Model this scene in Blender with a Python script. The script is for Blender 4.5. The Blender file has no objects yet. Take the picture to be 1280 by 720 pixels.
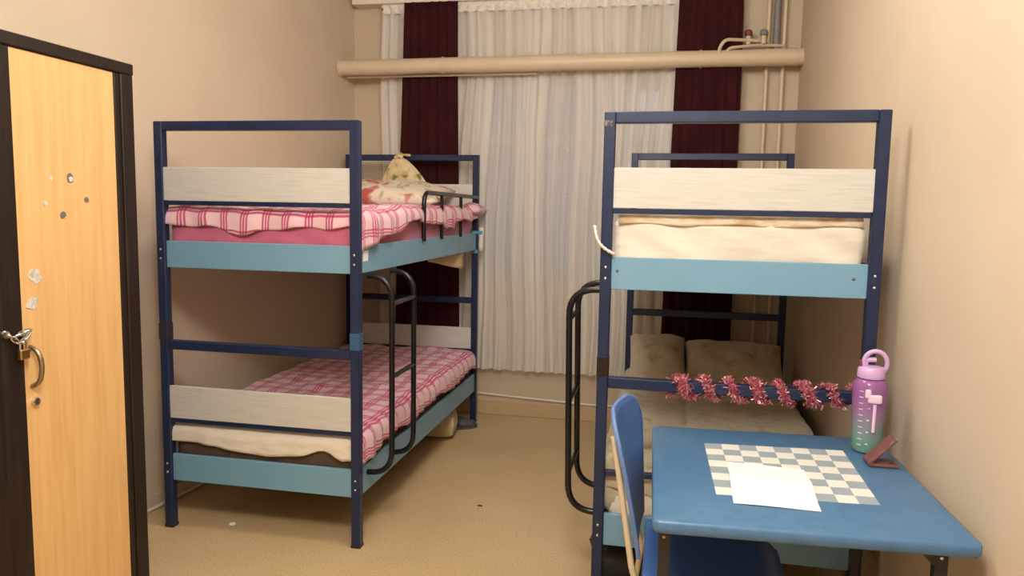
import bpy, bmesh, math, random
from mathutils import Vector, Matrix, noise
random.seed(7)
PI = math.pi
scn = bpy.context.scene
COL = scn.collection

# ------------------------------------------------------------------ camera
cam_d = bpy.data.cameras.new('camera')
cam_d.sensor_width = 36.0
cam_d.lens = 945.0 * 36.0 / 1280.0
cam_d.clip_start = 0.05
cam = bpy.data.objects.new('camera', cam_d); COL.objects.link(cam)
R = Vector((0.97904348, 0.20288562, 0.01764334))
U = Vector((-0.03865695, 0.10008265, 0.99422789))
F = Vector((-0.19994875, 0.97407437, -0.10582820))
cam.matrix_world = Matrix(((R.x, U.x, -F.x, 0.0), (R.y, U.y, -F.y, 0.0), (R.z, U.z, -F.z, 1.485), (0, 0, 0, 1)))
scn.camera = cam

# ------------------------------------------------------------------ world, light, exposure
w = bpy.data.worlds.new('world'); scn.world = w; w.use_nodes = True
w.node_tree.nodes['Background'].inputs[0].default_value = (0.44, 0.50, 0.60, 1)
w.node_tree.nodes['Background'].inputs[1].default_value = 0.7
scn.view_settings.view_transform = 'Standard'
scn.view_settings.look = 'None'
scn.view_settings.gamma = 1.0
scn.view_settings.use_curve_mapping = False
scn.view_settings.exposure = 0.0
ADDED_LAMPS = ((-0.25, 0.60, 2.80, 150), (-0.55, 2.70, 2.88, 50))      # unseen lamps added to light the room; the second fills the back
for lx_, ly_, lz_, le_ in ADDED_LAMPS:
    ld = bpy.data.lights.new('added_light', 'POINT'); ld.shadow_soft_size = 0.24
    ld.energy = le_; ld.color = (1.0, 0.97, 0.93)
    lo = bpy.data.objects.new('added_light', ld); COL.objects.link(lo); lo.location = (lx_, ly_, lz_)

# ------------------------------------------------------------------ materials
def mat(name, col=(.5, .5, .5), rough=.5, metal=0., spec=.5, sheen=0., coat=0.):
    m = bpy.data.materials.new(name); m.use_nodes = True
    b = m.node_tree.nodes['Principled BSDF']
    b.inputs['Base Color'].default_value = (*col, 1)
    b.inputs['Roughness'].default_value = rough
    b.inputs['Metallic'].default_value = metal
    b.inputs['Specular IOR Level'].default_value = spec
    b.inputs['Sheen Weight'].default_value = sheen
    b.inputs['Coat Weight'].default_value = coat
    return m
def nd(m, t, **kw):
    n = m.node_tree.nodes.new(t)
    for k, v in kw.items():
        if k in n.inputs: n.inputs[k].default_value = v
        else: setattr(n, k, v)
    return n
def lk(m, a, b): m.node_tree.links.new(a, b)
def bsdf(m): return m.node_tree.nodes['Principled BSDF']
def ramp(m, src, stops, interp='LINEAR'):
    r = nd(m, 'ShaderNodeValToRGB'); r.color_ramp.interpolation = interp
    e = r.color_ramp.elements
    while len(e) < len(stops): e.new(0.5)
    for i, (p, c) in enumerate(stops):
        e[i].position = p; e[i].color = (*c, 1) if len(c) == 3 else c
    lk(m, src, r.inputs[0]); return r
def coords(m, kind='Object', scale=(1, 1, 1)):
    t = nd(m, 'ShaderNodeTexCoord'); mp = nd(m, 'ShaderNodeMapping')
    mp.inputs['Scale'].default_value = scale
    lk(m, t.outputs[kind], mp.inputs[0]); return mp.outputs[0]
def noisy(name, stops, nscale=5., cscale=(1, 1, 1), rough=.5, detail=4., bump=0., bdist=.002, kind='Object', spec=.5, sheen=0., metal=0., coat=0., nrough=.55):
    m = mat(name, rough=rough, spec=spec, sheen=sheen, metal=metal, coat=coat)
    c = coords(m, kind, cscale)
    n = nd(m, 'ShaderNodeTexNoise'); n.inputs['Scale'].default_value = nscale; n.inputs['Detail'].default_value = detail; n.inputs['Roughness'].default_value = nrough
    lk(m, c, n.inputs['Vector'])
    r = ramp(m, n.outputs['Fac'], stops); lk(m, r.outputs[0], bsdf(m).inputs['Base Color'])
    if bump:
        b = nd(m, 'ShaderNodeBump'); b.inputs['Strength'].default_value = bump; b.inputs['Distance'].default_value = bdist
        lk(m, n.outputs['Fac'], b.inputs['Height']); lk(m, b.outputs[0], bsdf(m).inputs['Normal'])
    return m

M = {}
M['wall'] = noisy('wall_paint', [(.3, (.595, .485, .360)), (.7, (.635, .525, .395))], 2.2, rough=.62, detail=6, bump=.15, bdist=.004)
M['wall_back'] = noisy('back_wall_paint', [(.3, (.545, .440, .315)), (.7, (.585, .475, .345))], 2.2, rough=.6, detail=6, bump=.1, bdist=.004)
M['ceiling'] = mat('ceiling_paint', (.80, .76, .68), .8)
# floor: speckled lino
m = M['floor'] = mat('lino_floor', rough=.42, spec=.4)
c = coords(m, 'Object')
n1 = nd(m, 'ShaderNodeTexNoise', Scale=110., Detail=3.); lk(m, c, n1.inputs['Vector'])
n2 = nd(m, 'ShaderNodeTexNoise', Scale=1.6, Detail=5.); lk(m, c, n2.inputs['Vector'])
r1 = ramp(m, n1.outputs['Fac'], [(.30, (.49, .350, .185)), (.52, (.59, .435, .245)), (.72, (.66, .505, .300))])
r2 = ramp(m, n2.outputs['Fac'], [(.3, (.86, .84, .80)), (.7, (1.0, 1.0, 1.0))])
mx = nd(m, 'ShaderNodeMix', data_type='RGBA', blend_type='MULTIPLY'); mx.inputs[0].default_value = 1
lk(m, r1.outputs[0], mx.inputs[6]); lk(m, r2.outputs[0], mx.inputs[7]); lk(m, mx.outputs[2], bsdf(m).inputs['Base Color'])
M['skirt'] = noisy('skirting_lino', [(.3, (.50, .36, .20)), (.7, (.55, .41, .24))], 30, rough=.5)
M['white_trim'] = mat('white_cable', (.72, .66, .56), .5)
M['navy'] = noisy('navy_paint', [(.35, (.011, .020, .060)), (.7, (.015, .028, .082))], 14, rough=.36, spec=.4)
M['navy_dark'] = mat('dark_navy_tape', (.020, .022, .032), .5)
M['sleeve_blue'] = mat('blue_sleeve', (.03, .10, .22), .35)
M['rust'] = noisy('chipped_paint', [(.47, (.03, .035, .08)), (.60, (.30, .20, .14))], 90, rough=.6)
M['board_blue'] = noisy('sky_blue_laminate', [(.3, (.165, .335, .470)), (.7, (.180, .360, .500))], 3, rough=.38)
M['panel'] = noisy('grey_wood_laminate', [(.25, (.49, .475, .435)), (.5, (.575, .56, .515)), (.75, (.62, .605, .56))], 6, (1.2, 1.2, 26), rough=.5, detail=5)
M['black'] = mat('black_tube_paint', (.006, .006, .008), .25, spec=.4)
M['black_matte'] = mat('black_steel', (.016, .015, .015), .45)
M['steel'] = mat('bright_steel', (.72, .70, .68), .25, metal=1.)
M['beech'] = noisy('beech_laminate', [(.25, (.62, .36, .135)), (.5, (.70, .425, .175)), (.8, (.76, .48, .215))], 5, (9, 9, .55), rough=.36, detail=5)
M['wenge'] = noisy('dark_wenge', [(.3, (.011, .007, .005)), (.6, (.022, .013, .009)), (.8, (.042, .026, .018))], 6, (14, 14, .6), rough=.45, detail=5, spec=.3)
M['grey_edge'] = mat('grey_edge_strip', (.13, .11, .10), .4)
M['brass'] = mat('brass', (.55, .33, .12), .35, metal=1.)
M['handle'] = mat('bronze_handle', (.36, .28, .18), .38, metal=.9)
M['residue'] = noisy('glue_residue', [(.4, (.46, .40, .31)), (.55, (.62, .60, .56))], 70, rough=.6)
M['residue_dark'] = mat('torn_sticker', (.16, .14, .15), .6)
M['pinksheet'] = noisy('rose_sheet', [(.3, (.50, .11, .205)), (.7, (.57, .145, .245))], 9, rough=.8, sheen=.3)
M['creamsheet'] = noisy('cream_sheet', [(.3, (.73, .66, .56)), (.7, (.79, .72, .62))], 4, (1.6, 1, 4), rough=.85, sheen=.2, bump=.55, bdist=.02, detail=2)
M['darkmat'] = noisy('brown_mattress_ticking', [(.3, (.07, .04, .025)), (.7, (.10, .06, .04))], 20, rough=.8)
M['plywood'] = mat('plywood', (.40, .29, .17), .7)
M['desk'] = noisy('blue_laminate_desk', [(.3, (.050, .135, .255)), (.55, (.064, .158, .290)), (.75, (.080, .182, .320))], 24, rough=.33, detail=6, nrough=.7)
M['deskedge'] = noisy('blue_desk_edge', [(.3, (.065, .165, .33)), (.7, (.08, .19, .37))], 24, rough=.25)
M['paper'] = mat('white_paper', (.84, .81, .80), .7)
M['chairblue'] = mat('blue_plastic', (.055, .135, .36), .38)
M['piping'] = mat('pale_rim', (.12, .21, .46), .35)
M['chairframe'] = mat('cream_tube', (.62, .52, .36), .4)
M['maroon'] = noisy('maroon_cloth', [(.3, (.028, .0035, .005)), (.7, (.042, .006, .007))], 8, rough=.9, spec=.2)
M['pipe'] = noisy('painted_lagging', [(.3, (.60, .475, .33)), (.7, (.66, .53, .38))], 6, rough=.45, bump=.2, bdist=.004)
M['pipe_thin'] = mat('painted_pipe', (.66, .53, .37), .4)
M['pipe_grey'] = mat('grey_pipe', (.22, .21, .20), .5)
M['valve_red'] = mat('red_valve', (.20, .045, .035), .5)
M['frame_white'] = mat('window_frame', (.62, .58, .52), .45)
M['pvc_rail'] = mat('curtain_rail_white', (.74, .68, .58), .45)
M['slipper'] = mat('grey_slipper', (.075, .075, .085), .7)
M['clothbag'] = noisy('beige_cloth', [(.3, (.50, .37, .22)), (.7, (.60, .46, .30))], 12, rough=.85)
M['blackbag'] = noisy('black_bag', [(.3, (.012, .011, .011)), (.7, (.022, .020, .019))], 8, rough=.6)
M['rope'] = mat('white_rope', (.74, .69, .60), .8)
M['whitecloth'] = mat('white_cloth', (.75, .68, .60), .8)
M['ribbon'] = mat('sky_blue_ribbon', (.10, .30, .45), .6)
M['lid'] = mat('lilac_plastic', (.58, .37, .62), .32)
M['straw'] = mat('pink_straw', (.82, .60, .74), .4)
M['mark'] = mat('white_print', (.75, .70, .78), .6)
M['mauve'] = noisy('mauve_brown_plastic', [(.3, (.15, .055, .055)), (.7, (.19, .075, .07))], 30, rough=.45)
M['dark_hole'] = mat('dark_rubber', (.02, .015, .018), .6)
# plaid duvet (uv in metres)
def plaid(name, base, line, mid, period=.10):
    m = mat(name, rough=.85, sheen=.25)
    t = nd(m, 'ShaderNodeTexCoord'); s = nd(m, 'ShaderNodeSeparateXYZ')
    wn = nd(m, 'ShaderNodeTexNoise', Scale=6., Detail=2.); lk(m, t.outputs['UV'], wn.inputs['Vector'])
    va = nd(m, 'ShaderNodeVectorMath', operation='MULTIPLY_ADD'); va.inputs[1].default_value = (.030, .030, 0); lk(m, wn.outputs['Color'], va.inputs[0]); lk(m, t.outputs['UV'], va.inputs[2])
    lk(m, va.outputs[0], s.inputs[0])
    outs = []
    for ax in (0, 1):
        a = nd(m, 'ShaderNodeMath', operation='MULTIPLY'); a.inputs[1].default_value = 1. / period; lk(m, s.outputs[ax], a.inputs[0])
        f = nd(m, 'ShaderNodeMath', operation='FRACT'); lk(m, a.outputs[0], f.inputs[0])
        k, z = (1, 1, 1), (0, 0, 0)
        r = ramp(m, f.outputs[0], [(0, k), (.085, z), (.14, k), (.225, z), (.28, k), (.365, z)], 'CONSTANT')
        outs.append(r.outputs[0])
    ad = nd(m, 'ShaderNodeMix', data_type='RGBA', blend_type='ADD'); ad.inputs[0].default_value = 1
    lk(m, outs[0], ad.inputs[6]); lk(m, outs[1], ad.inputs[7])
    hf = nd(m, 'ShaderNodeMath', operation='MULTIPLY'); hf.inputs[1].default_value = .5; lk(m, ad.outputs[2], hf.inputs[0])
    r = ramp(m, hf.outputs[0], [(0, base), (.5, mid), (1, line)]); lk(m, r.outputs[0], bsdf(m).inputs['Base Color'])
    return m
M['plaid'] = plaid('pink_plaid', (.76, .50, .54), (.45, .025, .11), (.54, .085, .20))
# brown leafy coverlet, patterned pillow, patterned blanket
M['coverlet'] = noisy('brown_floral_coverlet', [(.30, (.33, .27, .15)), (.42, (.46, .40, .27)), (.55, (.53, .46, .33)), (.68, (.42, .40, .31)), (.8, (.56, .51, .39))], 12, rough=.85, detail=3, sheen=.2)
M['floralpillow'] = noisy('floral_pillowcase', [(.36, (.45, .10, .09)), (.43, (.58, .30, .22)), (.47, (.72, .62, .50)), (.60, (.75, .66, .54)), (.66, (.46, .36, .24)), (.72, (.70, .60, .47))], 8.5, rough=.85, detail=2)
M['blanket'] = noisy('beige_patterned_blanket', [(.34, (.52, .34, .18)), (.45, (.62, .47, .31)), (.56, (.72, .61, .47)), (.68, (.54, .45, .33))], 9, (1, 1, 3), rough=.85, detail=2)
M['printbag'] = noisy('printed_bag', [(.36, (.20, .17, .06)), (.42, (.55, .42, .20)), (.5, (.66, .52, .30)), (.7, (.70, .58, .38))], 17, rough=.6, detail=1)
# sheer curtain: lace weave, partly see-through
m = M['sheer'] = bpy.data.materials.new('sheer_curtain'); m.use_nodes = True
nt = m.node_tree; nt.nodes.remove(nt.nodes['Principled BSDF']); outn = nt.nodes['Material Output']
df = nd(m, 'ShaderNodeBsdfDiffuse'); df.inputs[0].default_value = (.90, .86, .79, 1)
tl = nd(m, 'ShaderNodeBsdfTranslucent'); tl.inputs[0].default_value = (.90, .86, .79, 1)
tr = nd(m, 'ShaderNodeBsdfTransparent')
mix1 = nd(m, 'ShaderNodeMixShader'); mix1.inputs[0].default_value = .3; lk(m, df.outputs[0], mix1.inputs[1]); lk(m, tl.outputs[0], mix1.inputs[2])
c = coords(m, 'UV', (11, .22, 1)); n1 = nd(m, 'ShaderNodeTexNoise', Scale=1., Detail=3.); lk(m, c, n1.inputs['Vector'])
c2 = coords(m, 'UV', (1, 1, 1)); n2 = nd(m, 'ShaderNodeTexVoronoi', Scale=22.); n2.feature = 'DISTANCE_TO_EDGE'; lk(m, c2, n2.inputs['Vector'])
rl = ramp(m, n2.outputs['Distance'], [(.0, (.80,) * 3), (.08, (.4,) * 3)])
rn = ramp(m, n1.outputs['Fac'], [(.40, (.62,) * 3), (.56, (.92,) * 3)])
mm = nd(m, 'ShaderNodeMath', operation='MAXIMUM')
hm = nd(m, 'ShaderNodeMath', operation='MULTIPLY'); hm.inputs[1].default_value = .93; lk(m, rl.outputs[0], hm.inputs[0])
lk(m, rn.outputs[0], mm.inputs[0]); lk(m, hm.outputs[0], mm.inputs[1])
mix2 = nd(m, 'ShaderNodeMixShader'); lk(m, mm.outputs[0], mix2.inputs[0]); lk(m, tr.outputs[0], mix2.inputs[1]); lk(m, mix1.outputs[0], mix2.inputs[2])
lk(m, mix2.outputs[0], outn.inputs[0])
M['hem'] = noisy('lace_hem', [(.4, (.70, .65, .56)), (.6, (.80, .76, .68))], 60, rough=.9)
# window glass
m = M['glass'] = mat('window_glass', (.55, .62, .72), .15, spec=.15)
bsdf(m).inputs['Transmission Weight'].default_value = .55
# chess print
m = M['chess'] = mat('chess_print', rough=.4)
ck = nd(m, 'ShaderNodeTexChecker', Scale=8.); t = nd(m, 'ShaderNodeTexCoord'); lk(m, t.outputs['UV'], ck.inputs[0])
ck.inputs[1].default_value = (.30, .36, .40, 1); ck.inputs[2].default_value = (.72, .71, .65, 1)
lk(m, ck.outputs[0], bsdf(m).inputs['Base Color'])
# bottle body: purple fading to green, half clear
m = M['bottle'] = mat('bottle_plastic', rough=.22, coat=.3)
t = nd(m, 'ShaderNodeTexCoord'); s = nd(m, 'ShaderNodeSeparateXYZ'); lk(m, t.outputs['Object'], s.inputs[0])
mr = nd(m, 'ShaderNodeMapRange'); mr.inputs[1].default_value = 0; mr.inputs[2].default_value = .23; lk(m, s.outputs[2], mr.inputs[0])
rb = ramp(m, mr.outputs[0], [(.16, (.24, .46, .37)), (.42, (.36, .36, .42)), (.64, (.46, .20, .47)), (1., (.42, .16, .44))])
lk(m, rb.outputs[0], bsdf(m).inputs['Base Color'])
trn = nd(m, 'ShaderNodeBsdfTransparent'); lk(m, rb.outputs[0], trn.inputs[0])
ms = nd(m, 'ShaderNodeMixShader'); ms.inputs[0].default_value = .36
o_ = m.node_tree.nodes['Material Output']; lk(m, bsdf(m).outputs[0], ms.inputs[1]); lk(m, trn.outputs[0], ms.inputs[2]); lk(m, ms.outputs[0], o_.inputs[0])
# tinsel
m = M['tinsel'] = mat('pink_tinsel', (.55, .08, .14), .28, metal=.55)
oi = nd(m, 'ShaderNodeNewGeometry'); rt = ramp(m, oi.outputs['Random Per Island'], [(0, (.46, .06, .12)), (.55, (.70, .20, .27)), (.85, (.90, .62, .64))])
lk(m, rt.outputs[0], bsdf(m).inputs['Base Color'])

# ------------------------------------------------------------------ mesh helpers
def box(bm, x0, x1, y0, y1, z0, z1, bev=0., seg=1):
    vs = [bm.verts.new(p) for p in ((x0, y0, z0), (x1, y0, z0), (x1, y1, z0), (x0, y1, z0), (x0, y0, z1), (x1, y0, z1), (x1, y1, z1), (x0, y1, z1))]
    fs = [bm.faces.new([vs[i] for i in f]) for f in ((0, 3, 2, 1), (4, 5, 6, 7), (0, 1, 5, 4), (1, 2, 6, 5), (2, 3, 7, 6), (3, 0, 4, 7))]
    if bev:
        es = list({e for f in fs for e in f.edges})
        bmesh.ops.bevel(bm, geom=es, offset=bev, segments=seg, affect='EDGES', profile=.5)
def bezier_pts(ctrl, rad, n=6):
    """polyline with rounded corners"""
    P = [Vector(p) for p in ctrl]; out = [P[0]]
    for i in range(1, len(P) - 1):
        a, b, c_ = P[i - 1], P[i], P[i + 1]
        d1 = (a - b); d2 = (c_ - b); r = min(rad, d1.length * (.97 if i == 1 else .49), d2.length * (.97 if i == len(P) - 2 else .49))
        p0 = b + d1.normalized() * r; p2 = b + d2.normalized() * r
        for k in range(n + 1):
            t_ = k / n; out.append((1 - t_) ** 2 * p0 + 2 * t_ * (1 - t_) * b + t_ ** 2 * p2)
    out.append(P[-1]); return out
def tube(bm, pts, rad, seg=10, closed=False):
    P = [Vector(p) for p in pts]; n = len(P)
    rad = rad if callable(rad) else (lambda i, r=rad: r)
    t0 = (P[1] - P[0]).normalized(); up = Vector((0, 0, 1)) if abs(t0.z) < .9 else Vector((1, 0, 0))
    nrm = t0.cross(up).normalized(); rings = []
    for i in range(n):
        if closed: t_ = (P[(i + 1) % n] - P[i - 1]).normalized()
        else: t_ = (P[min(i + 1, n - 1)] - P[max(i - 1, 0)]).normalized()
        nrm = (nrm - t_ * nrm.dot(t_)).normalized(); bn = t_.cross(nrm)
        rings.append([bm.verts.new(P[i] + (nrm * math.cos(2 * PI * k / seg) + bn * math.sin(2 * PI * k / seg)) * rad(i)) for k in range(seg)])
    for i in range(n if closed else n - 1):
        a, b = rings[i], rings[(i + 1) % n]
        for k in range(seg): bm.faces.new((a[k], a[(k + 1) % seg], b[(k + 1) % seg], b[k]))
    if not closed:
        bm.faces.new(rings[0][::-1]); bm.faces.new(rings[-1])
def lathe(bm, prof, seg=24, cx=0, cy=0):
    rings = []
    for r, z in prof:
        rings.append([bm.verts.new((cx + r * math.cos(2 * PI * k / seg), cy + r * math.sin(2 * PI * k / seg), z)) for k in range(seg)])
    for a, b in zip(rings, rings[1:]):
        for k in range(seg): bm.faces.new((a[k], a[(k + 1) % seg], b[(k + 1) % seg], b[k]))
    bm.faces.new(rings[0][::-1]); bm.faces.new(rings[-1])
def obj(name, bm, m, parent=None, smooth=False, loc=None):
    me = bpy.data.meshes.new(name); bmesh.ops.recalc_face_normals(bm, faces=bm.faces[:]); bm.to_mesh(me); bm.free()
    me.materials.append(M[m])
    if smooth:
        for p in me.polygons: p.use_smooth = True
    o = bpy.data.objects.new(name, me); COL.objects.link(o)
    if parent: o.parent = parent
    if loc: o.location = loc
    return o
def smooth_angle(o, ang=40):
    for p in o.data.polygons: p.use_smooth = True
    o.data.set_sharp_from_angle(angle=math.radians(ang))
def bx(name, m, parent, *a, bev=0., seg=1, loc=None):
    bm = bmesh.new(); box(bm, *a, bev=bev, seg=seg); return obj(name, bm, m, parent, loc=loc)
def tb(name, m, parent, pts, r, seg=10, closed=False):
    bm = bmesh.new(); tube(bm, pts, r, seg, closed); o = obj(name, bm, m, parent); smooth_angle(o); return o
def tag(o, label, cat, group=None):
    o['label'] = label; o['category'] = cat
    if group: o['group'] = group
    return o
def thing(name, label, cat, loc=(0, 0, 0), rotz=0., group=None):
    o = bpy.data.objects.new(name, None); COL.objects.link(o); o.location = loc; o.rotation_euler = (0, 0, rotz); o.empty_display_size = .1
    return tag(o, label, cat, group)
def struct(o): o['kind'] = 'structure'; return o
def nz(x, y, z=0., s=1.): return noise.noise(Vector((x * s, y * s, z * s)))
def grid_mesh(name, m, rows, uvs, parent=None, closed_u=False, thick=0., smooth=True, off=1.):
    ny, nx = len(rows), len(rows[0]); vs = [tuple(p) for r in rows for p in r]; fs = []
    for j in range(ny - 1):
        for i in range(nx - 1): fs.append((j * nx + i, j * nx + i + 1, (j + 1) * nx + i + 1, (j + 1) * nx + i))
    me = bpy.data.meshes.new(name); me.from_pydata(vs, [], fs)
    ul = me.uv_layers.new(name='uv'); fu = [u for r in uvs for u in r]
    for l in me.loops: ul.data[l.index].uv = fu[l.vertex_index]
    for p in me.polygons: p.use_smooth = smooth
    me.materials.append(M[m]); o = bpy.data.objects.new(name, me); COL.objects.link(o)
    if parent: o.parent = parent
    if thick:
        md = o.modifiers.new('thickness', 'SOLIDIFY'); md.thickness = thick; md.offset = off
    return o
def drape(name, m, X0, X1, Y0, Y1, ztop, hL=None, hR=None, hF=None, hB=None, r=.03, nx=30, ny=56, nh=9, thick=.012, rip=.012, ripf=40., parent=None):
    """a sheet of cloth lying on a mattress and hanging over its edges; uv in metres"""
    us = [('L', 1 - k / nh) for k in range(nh)] if hL else []
    us += [('T', k / nx) for k in range(nx + 1)] + ([('R', (k + 1) / nh) for k in range(nh)] if hR else [])
    vs = [('F', 1 - k / nh) for k in range(nh)] if hF else []
    vs += [('T', k / ny) for k in range(ny + 1)] + ([('B', (k + 1) / nh) for k in range(nh)] if hB else [])
    def fall(e):
        a = e / r
        if a < PI / 2: return r * math.sin(a), r * (1 - math.cos(a))
        return r, r + e - r * PI / 2
    rows, uvs = [], []
    for kv, fv in vs:
        row, uv = [], []
        for ku, fu in us:
            x = X0 if ku == 'L' else X1 if ku == 'R' else X0 + fu * (X1 - X0)
            y = Y0 if kv == 'F' else Y1 if kv == 'B' else Y0 + fv * (Y1 - Y0)
            ex = fu * (hL(y) if ku == 'L' else hR(y)) if ku != 'T' else 0.
            ey = fv * (hF(x) if kv == 'F' else hB(x)) if kv != 'T' else 0.
            ox, dx = fall(ex); oy, dy = fall(ey)
            if ex: ox += rip * (math.sin(ripf * y + 3 * nz(y, 0, 0, 6)) + .6) * min(1, ex / .06)
            if ey: oy += rip * (math.sin(ripf * x + 3 * nz(x, 5, 0, 6)) + .6) * min(1, ey / .06)
            px = x + (ox if ku == 'R' else -ox if ku == 'L' else 0); py = y + (oy if kv == 'B' else -oy if kv == 'F' else 0)
            row.append((px, py, ztop(x, y) - max(dx, dy) - .25 * min(dx, dy)))
            uv.append((x + (ex if ku == 'R' else -ex), y + (ey if kv == 'B' else -ey)))
        rows.append(row); uvs.append(uv)
    return grid_mesh(name, m, rows, uvs, parent, thick=thick)
def mattress(name, m, x0, x1, y0, y1, z0, z1, rad=.04, wr=.006, wf=9., parent=None):
    bm = bmesh.new(); bmesh.ops.create_cube(bm, size=2.); bmesh.ops.subdivide_edges(bm, edges=bm.edges[:], cuts=23, use_grid_fill=True)
    c_ = Vector(((x0 + x1) / 2, (y0 + y1) / 2, (z0 + z1) / 2)); h = Vector(((x1 - x0) / 2, (y1 - y0) / 2, (z1 - z0) / 2))
    rad = min(rad, h.z * .95)
    for v in bm.verts:
        u = Vector([math.copysign(abs(k) ** .75, k) for k in v.co])
        p = Vector((u.x * h.x, u.y * h.y, u.z * h.z))
        q = Vector([max(-h[i] + rad, min(h[i] - rad, p[i])) for i in range(3)]); d = p - q
        if d.length > 1e-6: d = d.normalized()
        p = q + d * rad
        p += d * wr * (nz(p.x * 1. + p.z * 1.5, p.y, p.z * .6, wf) + .6 * nz(p.x + 9, p.y, p.z * .4 + p.x * .4, wf * 2.3))
        v.co = c_ + p
    return obj(name, bm, m, parent, smooth=True)
def pillow(name, m, wx, wy, h, loc, rot=(0, 0, 0), parent=None, seed=0., sag=.012, pw=.5):
    rows, uvs, n = [], [], 22
    bm = bmesh.new(); top = {}; bot = {}
    for j in range(n + 1):
        for i in range(n + 1):
            u = -1 + 2 * i / n; v = -1 + 2 * j / n
            f = (max(0, 1 - abs(u) ** 2.6) * max(0, 1 - abs(v) ** 2.6)) ** pw
            x = u * wx / 2 * (1 - .07 * (1 - v * v) * 0 - .05 * v * v * 0 + 0) * (1 - .06 * (1 - abs(v)) * abs(u) ** 4 * 0)
            x = u * wx / 2 * (1 - .05 * (1 - v * v) * abs(u) ** 3); y = v * wy / 2 * (1 - .05 * (1 - u * u) * abs(v) ** 3)
            b = sag * nz(x + seed, y, seed, 9)
            e = abs(u) > .999 or abs(v) > .999
            top[i, j] = bm.verts.new((x, y, h / 2 * f + b * f))
            bot[i, j] = top[i, j] if e else bm.verts.new((x, y, -h / 2 * f * .8))
    for j in range(n):
        for i in range(n):
            bm.faces.new((top[i, j], top[i + 1, j], top[i + 1, j + 1], top[i, j + 1]))
            q = (bot[i, j], bot[i, j + 1], bot[i + 1, j + 1], bot[i + 1, j])
            if len(set(q)) == 4:
                try: bm.faces.new(q)
                except ValueError: pass
    o = obj(name, bm, m, parent, smooth=True); o.location = loc; o.rotation_euler = rot
    ul = o.data.uv_layers.new(name='uv')
    for l in o.data.loops:
        c_ = o.data.vertices[l.vertex_index].co; ul.data[l.index].uv = (c_.x + c_.z, c_.y)
    return o

# ------------------------------------------------------------------ the room
YB = 5.20; YF = -1.3; XR = .775; ZC = 3.08
def lx(y): return -2.245 - (YB - y) * .0738
def prism(name, m, pts, z0, z1, parent=None):
    bm = bmesh.new(); a = [bm.verts.new((x, y, z0)) for x, y in pts]; b = [bm.verts.new((x, y, z1)) for x, y in pts]; n = len(pts)
    bm.faces.new(a[::-1]); bm.faces.new(b)
    for i in range(n): bm.faces.new((a[i], a[(i + 1) % n], b[(i + 1) % n], b[i]))
    return obj(name, bm, m, parent)
struct(prism('floor', 'floor', [(lx(YF) - .12, YF - .12), (XR + .12, YF - .12), (XR + .12, YB + .25), (lx(YB) - .12, YB + .25)], -.1, 0))
struct(prism('ceiling', 'ceiling', [(lx(YF) - .12, YF - .12), (XR + .12, YF - .12), (XR + .12, YB + .25), (lx(YB) - .12, YB + .25)], ZC, ZC + .1))
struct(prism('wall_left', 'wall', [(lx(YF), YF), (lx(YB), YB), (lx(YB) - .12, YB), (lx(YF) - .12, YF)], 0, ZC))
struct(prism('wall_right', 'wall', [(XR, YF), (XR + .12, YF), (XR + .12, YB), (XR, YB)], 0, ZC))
struct(prism('wall_front', 'wall', [(lx(YF) - .12, YF - .12), (XR + .12, YF - .12), (XR + .12, YF), (lx(YF) - .12, YF)], 0, ZC))
WX0, WX1, WZ0, WZ1 = -1.40, .03, .97, 2.36
bm = bmesh.new(); XL_ = lx(YB) - .12
box(bm, XL_, WX0, YB, YB + .25, 0, ZC); box(bm, WX1, XR + .12, YB, YB + .25, 0, ZC)
box(bm, WX0, WX1, YB, YB + .25, 0, WZ0); box(bm, WX0, WX1, YB, YB + .25, WZ1, ZC)
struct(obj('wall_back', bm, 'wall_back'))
# window: frame, two mullions, three panes, sill
wr = struct(bx('window_1', 'frame_white', None, WX0, WX1, YB + .10, YB + .16, WZ0, WZ0 + .06, bev=.005))
bx('window_frame', 'frame_white', wr, WX0, WX1, YB + .10, YB + .16, WZ1 - .06, WZ1, bev=.005)
for xa in (WX0, -.97, -.46, WX1 - .06):
    bx('window_frame', 'frame_white', wr, xa, xa + .06, YB + .10, YB + .16, WZ0 + .06, WZ1 - .06, bev=.005)
for xa, xb in ((WX0 + .06, -.97), (-.91, -.46), (-.40, WX1 - .06)):
    bx('window_frame', 'frame_white', wr, xa, xb, YB + .105, YB + .155, 1.93, 1.98, bev=.004)
    bx('pane', 'glass', wr, xa, xb, YB + .128, YB + .134, WZ0 + .06, 1.93)
    bx('pane', 'glass', wr, xa, xb, YB + .128, YB + .134, 1.98, WZ1 - .06)
bx('window_sill', 'frame_white', wr, WX0 + .001, WX1 - .001, YB + .003, YB + .10, WZ0, WZ0 + .025, bev=.004)
# skirtings with a cable line above
b = struct(bx('baseboard_back', 'skirt', None, lx(YB), XR, YB - .012, YB, 0, .105, bev=.004))
tb('cable', 'white_trim', b, [(lx(YB) + .02, YB - .008, .150), (-1.9, YB - .008, .155), (-1.28, YB - .008, .150), (-.9, YB - .008, .133), (-.5, YB - .008, .119), (.1, YB - .008, .118), (XR - .01, YB - .008, .12)], .008, 6)
b = struct(prism('baseboard_left', 'wall', [(lx(YF), YF), (lx(YF) + .012, YF), (lx(YB - .02) + .012, YB - .02), (lx(YB - .02), YB - .02)], 0, .07))
tb('cable', 'white_trim', b, [(lx(2.6) + .02, 2.6, .012), (lx(5.1) + .02, 5.1, .012)], .010, 6)
struct(bx('baseboard_right', 'skirt', None, XR - .012, XR, YF, YB - .013, 0, .09, bev=.004))

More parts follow.
